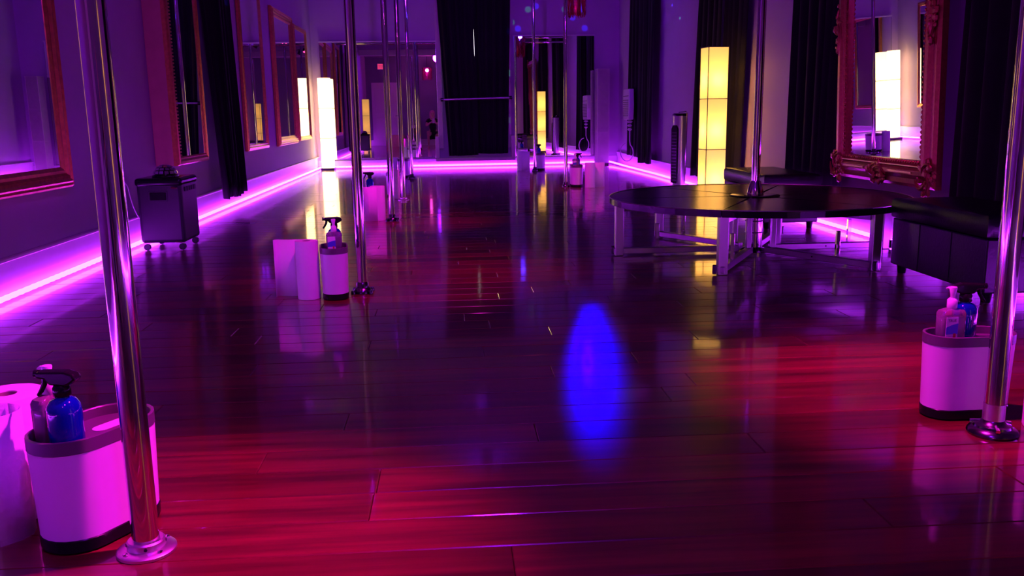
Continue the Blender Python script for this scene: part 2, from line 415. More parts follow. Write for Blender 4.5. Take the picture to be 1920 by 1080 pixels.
# ------------------------------------------------------------------ stage lights on the ceiling, and added violet fill floods
def par(label, loc, target, colr, power, angle, blend, lens, size=0.06):
    t = thing('par_light', label, 'stage light', (loc[0], loc[1], ZC), 0, 'ceiling stage lights')
    d = (Vector(target) - Vector(loc)).normalized()
    p = Vector(loc) - Vector((loc[0], loc[1], ZC))
    MB().lathe([(0.05, -0.012), (0.05, 0.0)], 16).build('ceiling_plate', 'black_matte', t, smooth=True)
    MB().tube([(0, 0, -0.01), p - d*0.06], 0.009, 8).build('stem', 'black_matte', t, smooth=True)
    MB().tube([p - d*0.12, p - d*0.1, p], [0.035, 0.06, 0.068], 18, cap=False).build('can', 'black_matte', t, smooth=True)
    MB().tube([p - d*0.022, p - d*0.018], 0.062, 18).build('lens', lens, t, smooth=True)
    l = lamp_light('par_beam', 'SPOT', p + d*0.01, colr, power*SPOT, size, None, angle, blend)
    l.rotation_euler = d.to_track_quat('-Z', 'Y').to_euler(); l.parent = t
MAG = (1.0, 0.010, 0.70)
par('ceiling spot aimed at the front left pole', (0.75, 2.05, 2.8), (-0.68, 1.62, 0), MAG, 920, 33, 1.0, 'par_red')
par('ceiling spot aimed at the front right pole', (0.55, 2.3, 2.8), (1.50, 2.58, 0), MAG, 760, 34, 1.0, 'par_red')
par('ceiling spot aimed at the floor by the second pole', (0.2, 3.2, 2.8), (-0.25, 4.85, 0), MAG, 330, 40, 1.0, 'par_red')
par('ceiling spot aimed at the floor by the third pole', (0.2, 5.9, 2.8), (-0.42, 7.35, 0), MAG, 340, 36, 1.0, 'par_red')
par('ceiling spot aimed at the fourth pole of the left row', (0.2, 8.0, 2.8), (-0.55, 9.5, 0), MAG, 260, 34, 1.0, 'par_red')
par('ceiling spot aimed at the pole beyond the round stage', (0.5, 8.9, 2.8), (1.5, 10.3, 0), MAG, 260, 34, 1.0, 'par_red')
par('ceiling spot aimed at the carved mirror frame', (1.2, 5.0, 2.8), (2.6, 5.4, 0.6), MAG, 48, 50, 1.0, 'par_red')
VIO_FILL = (0.27, 0.006, 1.0)  # violet floods added to give the walls their ambient colour
par('violet flood added as ambient fill for the front of the room', (0.2, 0.4, 2.8), (-1.4, 4.5, 0.5), VIO_FILL, 225, 130, 1.0, 'fill_blue', 0.13)
par('violet flood added as ambient fill for the far end of the room', (0.3, 9.0, 2.75), (0.3, 14.5, 1.6), VIO_FILL, 170, 130, 1.0, 'fill_blue')

# ------------------------------------------------------------------ mirrors on the back wall
def wall_mirror(label, x0, x1, z0, z1, yaw, pitch):
    xc = (x0+x1)/2; hw = (x1-x0)/2
    t = thing('wall_mirror', label, 'mirror', (xc, YB-0.05, z0), 0, 'sheet mirrors on the back wall')
    t.rotation_euler = (pitch, 0, yaw)
    MB().box(-hw, hw, 0.0, 0.006, 0, z1-z0).build('mirror_sheet', 'mirror', t)
    MB().box(-hw-0.01, hw+0.01, -0.004, 0.012, -0.014, 0.004).build('bottom_channel', 'mirror_edge', t)
    MB().box(-hw-0.01, hw+0.01, -0.004, 0.014, z1-z0-0.004, z1-z0+0.016).build('top_rail', 'white_trim', t)
    for sx in (-1, 1):
        MB().box(sx*hw-0.003, sx*hw+0.003, -0.002, 0.01, 0, z1-z0).build('side_edge', 'mirror_edge', t)
wall_mirror('large back wall mirror left of the black curtain', -2.06, -0.195, 0.165, 2.02, R(1.08), R(-0.31))
wall_mirror('large back wall mirror right of the black curtain', 1.075, 2.40, 0.155, 2.09, R(1.2), R(-0.31))

# ------------------------------------------------------------------ framed mirrors
def framed_mirror(label, loc, rz, wd, ht, prof, fm, tilt=0.0, side=None, group='framed mirrors on the left wall', zbase=0.0, backing=0.02):
    """local x: width, z: up from 0, -y... y: out of the wall towards the room. prof: (inward, outward) pairs"""
    t = thing('framed_mirror', label, 'mirror', loc, rz, group, rx=tilt)
    hw = wd/2
    fw = prof[-1][0]
    def corner(i, u):   # inset corner i by u
        return [(-hw+u, u), (hw-u, u), (hw-u, ht-u), (-hw+u, ht-u)][i]
    for i in range(4):
        j = (i+1) % 4; ra = []; rb = []
        for u, v in [(0.0, 0.0)] + prof + [(fw, 0.0)]:
            a = corner(i, u); b = corner(j, u); ra.append((a[0], v, a[1])); rb.append((b[0], v, b[1]))
        MB().loft([ra, rb]).build('frame_rail', fm, t)
    MB().box(-hw+fw-0.004, hw-fw+0.004, backing, backing+0.005, fw-0.004, ht-fw+0.004).build('mirror_glass', 'mirror', t)
    MB().box(-hw+0.004, hw-0.004, 0.0, 0.008, 0.004, ht-0.004).build('backing_board', 'raw_wood', t)
    if side:
        d = side
        for sx in (-1, 1): MB().box(sx*(hw-0.02)-0.018, sx*(hw-0.02)+0.018, -d, -0.001, 0.0, ht).build('side_board', 'gold_side', t)
        for zz in (0.0, ht-0.036): MB().box(-hw+0.04, hw-0.04, -d, -0.001, zz, zz+0.036).build('side_board', 'gold_side', t)
    return t
P_wide = [(0.0, 0.030), (0.012, 0.045), (0.02, 0.040), (0.035, 0.055), (0.05, 0.046), (0.066, 0.05), (0.08, 0.036), (0.096, 0.038), (0.115, 0.028)]
P_thin = [(0.0, 0.028), (0.01, 0.04), (0.03, 0.044), (0.045, 0.034), (0.055, 0.036), (0.065, 0.026)]
def lw(y0, y1, x, z): return (x, (y0+y1)/2, z)
LWR = -PI/2
framed_mirror('wide gilt framed mirror at the left edge of the photo, showing a pink tower lamp', (XL+0.012, 4.53, 0.49), LWR-R(0.85), 1.36, 1.9, P_wide, 'gold_wood')
m2 = framed_mirror('deep boxed mirror with a beaded gilt frame above the black floor unit', (XL+0.135, 7.255, 0.51), LWR, 0.85, 1.9, P_thin, 'gold_wood', side=0.133)
for k in range(70):
    z = 0.075 + k*0.025
    MB().ball((0.425-0.073, 0.036, z), 0.0085, 6).build('bead', 'gold_leaf', m2)
framed_mirror('narrow looking gilt framed mirror just beyond the left wall curtain', (XL+0.006, 10.33, 0.50), LWR, 1.10, 1.86, P_thin, 'gold_wood')
m4 = framed_mirror('tall gilt framed mirror second from the far left corner', (XL+0.006, 12.25, 0.49), LWR, 1.42, 1.72, P_wide, 'gold_wood')
framed_mirror('gilt framed mirror closest to the bright lamp in the far left corner', (XL+0.006, 13.68, 0.51), LWR, 1.10, 1.64, P_thin, 'gold_wood')

# ornate mirror on the right wall: gadrooned inner edge, carved corners and crest
P_orn = [(0.0, 0.035), (0.02, 0.05), (0.05, 0.052), (0.075, 0.07), (0.10, 0.072), (0.118, 0.056), (0.128, 0.06), (0.138, 0.05), (0.155, 0.045)]
OW, OH = 1.30, 1.95
om = framed_mirror('big ornate red-gold carved mirror on the right wall above the round stage', (XR-0.085, 5.44, 0.40), PI/2 - R(0.1), OW, OH, P_orn, 'red_wood', tilt=R(-2.0), group=None)
del_group = om.pop('group', None) if 'group' in om else None
def carve(cx, cz, dirs, n, spread, seed, big=0.022):
    rr = random.Random(seed); mb = MB()
    for i in range(n):
        a = rr.uniform(0, 2*PI); r = spread*math.sqrt(rr.random())
        x = cx + r*math.cos(a)*dirs[0]; z = cz + r*math.sin(a)*dirs[1]
        mb.ball((x, 0.06+rr.uniform(-0.008, 0.012), z), big*rr.uniform(0.5, 1.0), 6, rr.uniform(0.6, 1.6), 0.7, rr.uniform(0.6, 1.6))
    # scrolling leaf ribs
    for i in range(5):
        a0 = rr.uniform(0, 2*PI); pts = []
        for q in range(7):
            r = spread*(0.25 + 0.13*q); aa = a0 + q*0.35
            pts.append((cx + r*math.cos(aa)*dirs[0], 0.068, cz + r*math.sin(aa)*dirs[1]))
        mb.tube(pts, [0.004, 0.008, 0.011, 0.012, 0.01, 0.008, 0.003], 6)
    mb.build('carving', 'red_wood', om, smooth=True)
hw = OW/2
for i, (a, b) in enumerate(((-hw+0.07, 0.07), (hw-0.07, 0.07), (-hw+0.07, OH-0.07), (hw-0.07, OH-0.07))): carve(a, b, (1.0, 1.1), 34, 0.10, 30+i)
carve(0.0, 0.06, (1.6, 0.8), 34, 0.075, 41)
carve(hw-0.06, 0.98, (0.6, 2.2), 34, 0.075, 42); carve(-hw+0.06, 0.98, (0.6, 2.2), 34, 0.075, 43)
def gad(x, z, ang):
    mb = MB(); mb.ball((0, 0, 0), 0.014, 6, 1.0, 0.6, 0.55)
    o = mb.build('gadroon', 'red_wood', om, smooth=True); o.location = (x, 0.050, z); o.rotation_euler = (0, ang, 0)
    return o
g0 = None
def gad_copy(x, z, ang):
    global g0
    if g0 is None: g0 = gad(x, z, ang); return
    o = g0.copy(); col.objects.link(o); o.parent = om; o.location = (x, 0.050, z); o.rotation_euler = (0, ang, 0)
fi = 0.146
n = 34
for i in range(n): gad_copy(-hw+fi+0.01+(OW-2*fi-0.02)*(i+0.5)/n, fi, R(40))
n = 58
for i in range(n):
    for sx in (-1, 1): gad_copy(sx*(hw-fi), fi+0.02+(OH-2*fi-0.04)*(i+0.5)/n, R(-50))
for sx in (-1, 1):
    MB().bar((sx*0.16, 0.075, 0.088), (sx*0.45, 0.075, 0.088), 0.006, 0.01).build('gilt_line', 'gold_leaf', om)
MB().bar((-hw+0.15, 0.062, 0.125), (hw-0.15, 0.062, 0.125), 0.006, 0.006).build('gilt_line', 'gold_leaf', om)

# ------------------------------------------------------------------ curtains
def curtain(label, a, b, z0, z1, folds, amp, seed, a2=None, b2=None, hem=0.0, name='curtain', group='black velvet curtains', notch=None):
    """hangs from a-b at the top to a2-b2 at the bottom (xy points)"""
    rr = random.Random(seed); a2 = a2 or a; b2 = b2 or b
    nx = folds*10; nz = 22; vs_ = []; fs = []
    ph = [rr.uniform(-0.6, 0.6) for _ in range(folds+2)]; am = [rr.uniform(0.6, 1.15) for _ in range(folds+2)]
    hz = [rr.uniform(-1, 1) for _ in range(folds+2)]
    A = Vector((*a, 0)); B = Vector((*b, 0)); A2 = Vector((*a2, 0)); B2 = Vector((*b2, 0))
    for k in range(nz+1):
        v = k/nz
        P = A2.lerp(A, v); Q = B2.lerp(B, v); d = (Q-P).normalized(); nn = Vector((-d.y, d.x, 0))
        for i in range(nx+1):
            u = i/nx; c = u*folds; ci = min(int(c), folds)
            p_ = ph[ci]*(1-(c-ci)) + ph[ci+1]*(c-ci); a_ = am[ci]*(1-(c-ci)) + am[ci+1]*(c-ci); h_ = hz[ci]*(1-(c-ci)) + hz[ci+1]*(c-ci)
            s_ = math.sin(2*PI*c + p_*(1.2-0.5*v))
            off = amp*a_*s_*(0.75+0.25*(1-v)) + 0.3*amp*math.sin(5.3*c+2.1*v+p_)
            q = P.lerp(Q, u) + nn*off + d*(0.25*amp*math.cos(4*PI*c))
            if notch and i == nx:
                e = notch(z0+(z1-z0)*v); q = q + d*e
            z = z0 + (z1-z0)*v + (hem*h_*(1-v)**3)
            vs_.append((q.x, q.y, z))
    for k in range(nz):
        for i in range(nx):
            o = k*(nx+1)+i; fs.append((o, o+1, o+nx+2, o+nx+1))
    n0 = len(vs_)
    ob = MB().add(vs_, fs).build(name, 'velvet', smooth=True)
    so = ob.modifiers.new('thickness', 'SOLIDIFY'); so.thickness = 0.004
    for p in ob.data.polygons: p.use_smooth = True
    tag(ob, label, 'curtain', group)
    return ob
TOP = ZC-0.03
curtain('black curtain hanging on the left wall beyond the boxed mirror', (XL+0.10, 7.98), (XL+0.12, 8.95), 0.13, TOP, 6, 0.045, 1, (XL+0.14, 8.32), (XL+0.13, 9.03), 0.02)
curtain('narrow black curtain on the right wall behind the white wall heater', (XR-0.09, 13.55), (XR-0.09, 12.6), 0.20, TOP, 5, 0.035, 2, (XR-0.09, 13.68), (XR-0.09, 12.66), 0.01)
curtain('black curtain on the right wall just this side of the white wall heater', (XR-0.12, 12.55), (XR-0.12, 11.86), 0.15, TOP, 5, 0.045, 3, (XR-0.13, 12.62), (XR-0.13, 11.9), 0.015)
curtain('black curtain hanging behind the lit amber lamp, far side', (XR-0.09, 9.7), (XR-0.09, 8.95), 0.14, TOP, 5, 0.04, 4, (XR-0.10, 9.95), (XR-0.10, 9.1), 0.01)
curtain('black curtain hanging beside the lit amber lamp, near side', (XR-0.07, 8.9), (XR-0.07, 8.22), 0.14, TOP, 5, 0.035, 5, (XR-0.07, 8.95), (XR-0.07, 8.42), 0.01)
curtain('wide black curtain left of the ornate carved mirror', (XR-0.07, 7.15), (XR-0.07, 6.12), 0.30, TOP, 7, 0.036, 6, (XR-0.07, 7.18), (XR-0.07, 6.14), 0.01)
curtain('black curtain at the right edge, right of the ornate carved mirror', (XR-0.055, 4.76), (XR-0.055, 2.6), 0.24, TOP, 13, 0.027, 7, (XR-0.055, 4.76), (XR-0.055, 2.6), 0.01)

# curtained doorway in the back wall: casing, sill box, daylight behind a slit, barre
dn = thing('door_casing', 'pale casing and wooden sill box around the curtained opening in the back wall', 'door frame', (0.41, YB, 0))
for sx in (-1, 1):
    MB().box(sx*0.565-0.04, sx*0.565+0.04, -0.07, 0.0, 0.30, ZC-0.01).build('casing_board', 'casing', dn, bevel=0.004)
    MB().box(sx*0.625-0.03, sx*0.625+0.03, -0.19, -0.002, 0.15, 0.50).build('sill_post', 'casing', dn, bevel=0.003)
MB().box(-0.655, 0.655, -0.19, -0.02, 0.10, 0.148).build('sill_beam', 'casing', dn, bevel=0.003)
MB().box(-0.10, 0.14, -0.02, -0.005, 0.60, 2.30).build('daylight_pane', 'daylight', dn)
slit = lambda z: -0.022*math.exp(-((z-1.98)/0.42)**4) + 0.02
curtain('black curtain over the back opening, left half', (-0.175, YB-0.195), (0.41, YB-0.195), 0.19, TOP, 5, 0.024, 8, (-0.03, YB-0.195), (0.43, YB-0.195), 0.008, notch=slit)
curtain('black curtain over the back opening, right half', (1.03, YB-0.115), (0.425, YB-0.115), 0.21, TOP, 5, 0.022, 9, (0.955, YB-0.115), (0.445, YB-0.115), 0.008, notch=slit)
br = thing('barre', 'chrome barre across the black curtain on the back wall', 'barre', (0.44, YB-0.27, 1.09))
MB().tube([(-0.565, 0, 0.0), (0.565, 0, 0.018)], 0.018, 12).build('rail', 'chrome_satin', br, smooth=True)
for sx in (-1, 1):
    MB().tube([(sx*0.555, 0.0, 0.01), (sx*0.585, 0.12, 0.01), (sx*0.585, 0.178, 0.01)], 0.014, 10).build('bracket', 'dark_chrome', br, smooth=True)
    MB().tube([(sx*0.535, 0.0, 0.009+sx*0.009), (sx*0.575, 0.0, 0.009+sx*0.009)], 0.03, 14).build('end_ring', 'dark_chrome', br, smooth=True)

# ------------------------------------------------------------------ dance poles
def dance_pole(label, x, y, style, r=0.0245):
    t = thing('dance_pole', label, 'dance pole', (x, y, 0), 0, 'chrome dance poles')
    MB().lathe([(r, 0.004), (r, ZC-0.004)], 40).build('tube', 'chrome', t, smooth=True)
    MB().lathe([(0.075, -0.02), (0.075, -0.012), (0.035, -0.006), (0.03, 0.0)][::1], 28, (0, 0, ZC-0.001)).build('ceiling_mount', 'chrome', t, smooth=True)
    if style == 'flange':
        MB().lathe([(0.058, 0.0005), (0.058, 0.006), (0.054, 0.009), (0.036, 0.011)], 40).build('flange', 'chrome_satin', t, smooth=True)
        MB().lathe([(0.037, 0.011), (0.037, 0.024), (0.034, 0.027), (r+0.001, 0.027)], 36).build('collar', 'chrome_satin', t, smooth=True)
        for k in range(4):
            a = PI/4 + k*PI/2 - 0.5
            MB().tube([(0.035*math.cos(a), 0.035*math.sin(a), 0.018), (0.0385*math.cos(a), 0.0385*math.sin(a), 0.018)], 0.0035, 8).build('set_screw', 'black_matte', t, smooth=True)
            a += 0.6
            MB().lathe([(0.005, 0.009), (0.005, 0.0125), (0.002, 0.014)], 10, (0.047*math.cos(a), 0.047*math.sin(a), 0)).build('bolt', 'chrome', t, smooth=True)
    elif style == 'dome':
        MB().lathe([(0.062, 0.0005), (0.064, 0.006), (0.060, 0.014), (0.048, 0.02), (0.046, 0.026), (0.034, 0.030), (r+0.001, 0.04)], 40).build('dome', 'dark_chrome', t, smooth=True)
        for k in range(3):
            a = 2*PI*k/3 - 1.9
            MB().tube([(0.03*math.cos(a), 0.03*math.sin(a), 0.028), (0.056*math.cos(a), 0.056*math.sin(a), 0.022)], 0.006, 8).build('clamp', 'chrome', t, smooth=True)
        MB().lathe([(r+0.0012, 0.04), (r+0.0012, 0.085)], 36, cap=False).build('grip_sleeve', 'chrome_satin', t, smooth=True)
    else:
        MB().lathe([(0.046, 0.0005), (0.046, 0.012), (0.040, 0.022), (0.031, 0.03), (0.029, 0.05), (r+0.001, 0.056)], 32).build('foot', 'dark_chrome', t, smooth=True)
        for k in range(4 if style == 'claw' else 0):
            a = PI/4 + k*PI/2
            c, s_ = math.cos(a), math.sin(a)
            MB().tube([(0.03*c, 0.03*s_, 0.016), (0.05*c, 0.05*s_, 0.014), (0.064*c, 0.064*s_, 0.012)], [0.009, 0.007, 0.006], 8).build('claw', 'dark_chrome', t, smooth=True)
            MB().lathe([(0.011, 0.0005), (0.011, 0.012), (0.008, 0.02)], 12, (0.06*c, 0.06*s_, 0)).build('knob', 'dark_chrome', t, smooth=True)
    return t
dance_pole('nearest left chrome pole with a round flange on the floor', -0.638, 1.709, 'flange', 0.0262)
dance_pole('chrome pole beside the paper towel roll, second pole on the left', -0.452, 4.332, 'claw')
dance_pole('third chrome pole in the left row', -0.498, 7.36, 'claw')
dance_pole('fourth chrome pole in the left row, on a flat flange', -0.496, 9.17, 'flange')
dance_pole('farthest chrome pole in the left row', -0.545, 12.37, 'claw')
dance_pole('chrome pole at the right edge on a dark domed foot', 1.425, 2.158, 'dome', 0.0262)
dance_pole('chrome pole in the right row beyond the round stage', 1.344, 10.41, 'foot', 0.022)
dance_pole('farthest chrome pole in the right row, before the back mirror', 1.266, 13.45, 'foot', 0.022)

# ------------------------------------------------------------------ round stage
st = thing('round_stage', 'round black portable stage on aluminium legs with its own chrome pole', 'stage', (1.84, 5.28, 0), 0)
SR = 0.875; SZ = 0.345
for k in range(6):
    a0 = PI/3*k + 0.002; a1 = PI/3*(k+1) - 0.002; nn = 14
    poly = [(0.03*math.cos((a0+a1)/2), 0.03*math.sin((a0+a1)/2))] + [(SR*math.cos(a0+(a1-a0)*i/nn), SR*math.sin(a0+(a1-a0)*i/nn)) for i in range(nn+1)]
    MB().slab(poly, SZ-0.028, SZ).build('deck_panel', 'stage_vinyl', st)
    poly = [((SR+0.006)*math.cos(a0+(a1-a0)*i/nn), (SR+0.006)*math.sin(a0+(a1-a0)*i/nn)) for i in range(nn+1)] + [((SR+0.0005)*math.cos(a1-(a1-a0)*i/nn), (SR+0.0005)*math.sin(a1-(a1-a0)*i/nn)) for i in range(nn+1)]
    MB().slab(poly, SZ-0.036, SZ+0.002).build('edge_band', 'black_plastic', st)
    MB().tube([((SR+0.007)*math.cos(a0+(a1-a0)*i/nn), (SR+0.007)*math.sin(a0+(a1-a0)*i/nn), SZ+0.001) for i in range(nn+1)], 0.0028, 6).build('edge_bead', 'chrome_satin', st, smooth=True)
    a = PI/3*k; c, s_ = math.cos(a), math.sin(a); px, py = -s_, c
    def P(r, o, z): return (c*r+px*o, s_*r+py*o, z)
    MB().bar(P(0.835, 0, 0.0), P(0.835, 0, SZ-0.03), 0.05, 0.05).build('leg', 'aluminium', st, bevel=0.003)
    MB().bar(P(0.10, 0, 0.028), P(0.865, 0, 0.028), 0.04, 0.036).build('spoke', 'aluminium', st, bevel=0.003)
    MB().bar(P(0.12, 0, SZ-0.055), P(0.81, 0, SZ-0.055), 0.035, 0.04).build('top_beam', 'dark_chrome', st, bevel=0.003)
    MB().bar(P(0.60, 0.0, 0.046), P(0.60, 0, 0.19), 0.022, 0.022).build('spigot', 'chrome', st, bevel=0.002)
    MB().bar(P(0.855, -0.032, 0.03), P(0.875, -0.032, 0.03), 0.02, 0.05).build('foot_clamp', 'dark_chrome', st, bevel=0.003)
    MB().bar(P(0.15, 0, 0.046), P(0.15, 0, SZ-0.03), 0.028, 0.028).build('hub_post', 'aluminium', st, bevel=0.002)
    MB().tube([P(0.45, -0.021, 0.028), P(0.45, -0.024, 0.028)], 0.005, 8).build('rivet', 'black_matte', st)
MB().lathe([(0.13, 0.002), (0.13, 0.012), (0.09, 0.016), (0.055, 0.03), (0.05, 0.034), (0.05, SZ-0.03)], 32).build('hub', 'chrome', st, smooth=True)
for zz in (0.12, 0.19, 0.26): MB().lathe([(0.051, zz), (0.056, zz+0.004), (0.051, zz+0.008)], 32, cap=False).build('hub_ring', 'chrome_satin', st, smooth=True)
MB().lathe([(0.145, SZ+0.0005), (0.147, SZ+0.004), (0.142, SZ+0.007), (0.06, SZ+0.008)], 40).build('pole_plate', 'dark_chrome', st, smooth=True)
MB().lathe([(0.050, SZ+0.008), (0.050, SZ+0.022), (0.045, SZ+0.045), (0.033, SZ+0.078), (0.030, SZ+0.09), (0.026, SZ+0.092)], 36).build('pole_socket', 'chrome', st, smooth=True)
MB().lathe([(0.0245, SZ+0.08), (0.0245, ZC-0.3)], 36).build('pole_tube', 'chrome', st, smooth=True)

# ------------------------------------------------------------------ ottomans
def ottoman(label, loc, L, W, H, rz):
    t = thing('storage_ottoman', label, 'ottoman', loc, rz, 'black leatherette ottomans')
    a, b = L/2, W/2
    MB().box(-a+0.006, a-0.006, -b+0.006, b-0.006, 0.045, H-0.105).build('body', 'leather', t, bevel=0.008, seg=2)
    for i in range(1, 3):
        x = -a + L*i/3
        MB().box(x-0.002, x+0.002, -b+0.003, b-0.003, 0.05, H-0.11).build('seam', 'black_matte', t)
    # padded lid, slightly puckered
    nx, ny = 20, 12; top = []; rr = random.Random(5)
    rings = []
    for z, k in ((H-0.10, 0.985), (H-0.094, 1.0), (H-0.05, 1.012), (H-0.018, 1.0), (H-0.004, 0.965), (H, 0.90), (H+0.004, 0.6), (H+0.006, 0.2)):
        rg = []
        for i in range(64):
            u = i/64*4; sd = int(u); f = u - sd
            q = [(-a+L*f, -b), (a, -b+W*f), (a-L*f, b), (-a, b-W*f)][sd]
            p = 0.004*math.sin(i*2.3+z*90) if 0.95 < k < 1.02 and z > H-0.09 else 0
            rg.append((q[0]*k*(1+p), q[1]*k*(1+p), z + p*0.6))
        rings.append(rg)
    MB().loft(rings).build('lid_cushion', 'leather', t, smooth=True)
    for sx in (-1, 1):
        for sy in (-1, 1):
            MB().lathe([(0.02, 0.0), (0.026, 0.045)], 12, (sx*(a-0.05), sy*(b-0.05), 0)).build('foot', 'black_plastic', t, smooth=True)
    return t
ottoman('black leatherette storage ottoman right of the round stage', (2.513, 4.088, 0), 0.85, 0.40, 0.395, PI/2)
ottoman('black leatherette ottoman behind the round stage pole', (2.46, 6.75, 0), 0.95, 0.42, 0.395, PI/2)

# ------------------------------------------------------------------ portable air conditioner with a disco dome
ac = thing('portable_air_conditioner', 'black portable air unit on castors by the left wall', 'air conditioner', (-1.915, 6.12, 0), R(0))
MB().box(-0.145, 0.145, -0.16, 0.2, 0.05, 0.455).build('body', 'ac_black', ac, bevel=0.022, seg=3)
MB().box(-0.152, 0.152, -0.17, 0.205, 0.425, 0.478).build('top_cover', 'black_plastic', ac, bevel=0.02, seg=3)
MB().box(-0.06, 0.045, -0.166, -0.155, 0.335, 0.385).build('display', 'black_plastic', ac, bevel=0.003)
MB().box(-0.07, 0.055, -0.163, -0.157, 0.326, 0.394).build('display_bezel', 'ac_black', ac, bevel=0.002)
for k in range(5): MB().box(0.1455, 0.152, -0.10+k*0.052, -0.062+k*0.052, 0.385, 0.415).build('vent_slot', 'black_matte', ac)
for z in (0.415, 0.06):
    MB().tube([(0.085, -0.172, z), (0.125, -0.172, z)], 0.007, 8).build('latch', 'chrome', ac, smooth=True)
for sx in (-1, 1):
    for sy in (-0.13, 0.17):
        MB().tube([(sx*0.115, sy-0.012, 0.022), (sx*0.115, sy+0.012, 0.022)], 0.022, 12).build('castor', 'black_plastic', ac, smooth=True)
        MB().box(sx*0.115-0.014, sx*0.115+0.014, sy-0.006, sy+0.006, 0.028, 0.055).build('castor_fork', 'chrome', ac)
dd = thing('disco_dome', 'small faceted mirror dome light on top of the black air unit', 'disco light', (-1.90, 6.08, 0.478))
MB().lathe([(0.085, 0.0), (0.085, 0.012), (0.078, 0.016)], 24).build('base_ring', 'black_plastic', dd, smooth=True)
for j in range(4):
    e0 = R(8 + j*20); e1 = R(8 + j*20 + 16)
    nf = [14, 12, 9, 5][j]
    for i in range(nf):
        a0 = 2*PI*i/nf + j*0.3; a1 = a0 + 2*PI/nf*0.8; q = []
        for e, a in ((e0, a0), (e0, a1), (e1, a1), (e1, a0)):
            q.append((0.076*math.cos(e)*math.cos(a), 0.076*math.cos(e)*math.sin(a), 0.014+0.066*math.sin(e)))
        cn = sum((Vector(p) for p in q), Vector())/4; nrm = (cn - Vector((0,0,0.014))).normalized()*0.004
        MB().add([Vector(p)-nrm for p in q] + [Vector(p)+nrm for p in q], [(0,3,2,1),(4,5,6,7),(0,1,5,4),(1,2,6,5),(2,3,7,6),(3,0,4,7)]).build('facet', 'disco_facet', dd)
MB().lathe([(0.068*math.cos(a), 0.014+0.06*math.sin(a)) for a in [PI/2*i/6*0.98 for i in range(7)]], 18).build('core_dome', 'black_plastic', dd, smooth=True)
def cord(label, pts, r, m, cat='cord'):
    P = [Vector(p) for p in pts]; fine = []
    for i in range(len(P)-1):
        p0, p1, p2, p3 = P[max(i-1,0)], P[i], P[i+1], P[min(i+2,len(P)-1)]
        for k in range(8):
            t = k/8; fine.append(0.5*((2*p1)+(p2-p0)*t+(2*p0-5*p1+4*p2-p3)*t*t+(3*p1-p0-3*p2+p3)*t**3))
    fine.append(P[-1])
    o = MB().tube([q-P[0] for q in fine], r, 8).build('power_cord', m, smooth=True); o.location = P[0]
    return tag(o, label, cat)
cord('pale cord looping down behind the black air unit', [(XL+0.012, 5.98, 0.46), (XL+0.03, 6.0, 0.475), (XL+0.06, 6.03, 0.43), (XL+0.07, 6.04, 0.36), (XL+0.08, 6.06, 0.28), (XL+0.1, 6.1, 0.2), (XL+0.12, 6.2, 0.16)], 0.0035, 'cable_white')
cord('thin cord drooping along the skirting past the black air unit', [(XL+0.05, 6.35, 0.22), (XL+0.06, 6.7, 0.175), (XL+0.045, 7.1, 0.225), (XL+0.05, 7.5, 0.21)], 0.003, 'cable_white')

# ------------------------------------------------------------------ tower heater, wall heater
th = thing('tower_heater', 'tall silver tower heater standing before the right wall curtains', 'heater', (2.56, 9.9, 0), R(-62))
def oval(a, b, z, n=28, dy=0.0): return [(a*math.cos(2*PI*i/n), b*math.sin(2*PI*i/n)+dy, z) for i in range(n)]
MB().loft([oval(0.12, 0.10, 0.0), oval(0.12, 0.10, 0.012), oval(0.09, 0.07, 0.02)]).build('base', 'black_plastic', th, smooth=True)
MB().loft([oval(0.075, 0.062, 0.02), oval(0.082, 0.068, 0.3), oval(0.086, 0.07, 0.7), oval(0.086, 0.07, 0.80)]).build('housing', 'silver_grey', th, smooth=True)
MB().loft([oval(0.09, 0.073, 0.80), oval(0.092, 0.075, 0.815), oval(0.08, 0.064, 0.83, dy=0.004)]).build('top_panel', 'black_plastic', th, smooth=True)
MB().prism([(-0.05, 0.06), (0.05, 0.06), (0.052, 0.66), (0.03, 0.70), (-0.03, 0.70), (-0.052, 0.66)], -0.079, -0.060).build('grille_panel', 'black_plastic', th, bevel=0.004)
for k in range(16): MB().box(-0.045, 0.045, -0.083, -0.078, 0.09+k*0.035, 0.097+k*0.035).build('grille_slat', 'dark_chrome', th)
MB().tube([(0.08, 0.02, 0.05), (0.09, 0.02, 0.45), (0.094, 0.02, 0.83), (0.07, 0.03, 0.85), (-0.05, 0.03, 0.84)], 0.006, 8).build('handle_trim', 'chrome', th, smooth=True)
wh = thing('wall_heater', 'white louvred heater hung on the right wall curtain', 'heater', (XR-0.16, 13.15, 0.74), PI/2)
MB().prism([(-0.20, 0.0), (0.20, 0.0), (0.24, 0.20), (0.21, 0.44), (-0.21, 0.44), (-0.24, 0.2)], -0.005, 0.07).build('casing', 'white_plastic', wh, bevel=0.012, seg=2)
for k in range(9): MB().box(-0.18, 0.18, 0.07, 0.078, 0.05+k*0.028, 0.062+k*0.028).build('louvre', 'rim_grey', wh)
MB().box(-0.19, 0.19, 0.069, 0.074, 0.335, 0.345).build('groove', 'rim_grey', wh)
for z, k in ((-0.03, 1), (-0.085, 0.8), (-0.14, 0.8)):
    MB().lathe([(0.02*k, z-0.02), (0.045*k, z), (0.02*k, z+0.02)], 12, (-0.1, 0.03, 0)).build('cord_coil', 'cable_white', wh, smooth=True)
pts = [(-0.1, 0.03, -0.16), (-0.1, 0.03, -0.3)] + [(-0.1+0.03*math.sin(a), 0.07+0.095*math.cos(a), -0.47+0.13*math.sin(a)) for a in [2.2+0.35*i for i in range(17)]]
MB().tube(pts, 0.008, 8).build('cord_loop', 'cable_white', wh, smooth=True)

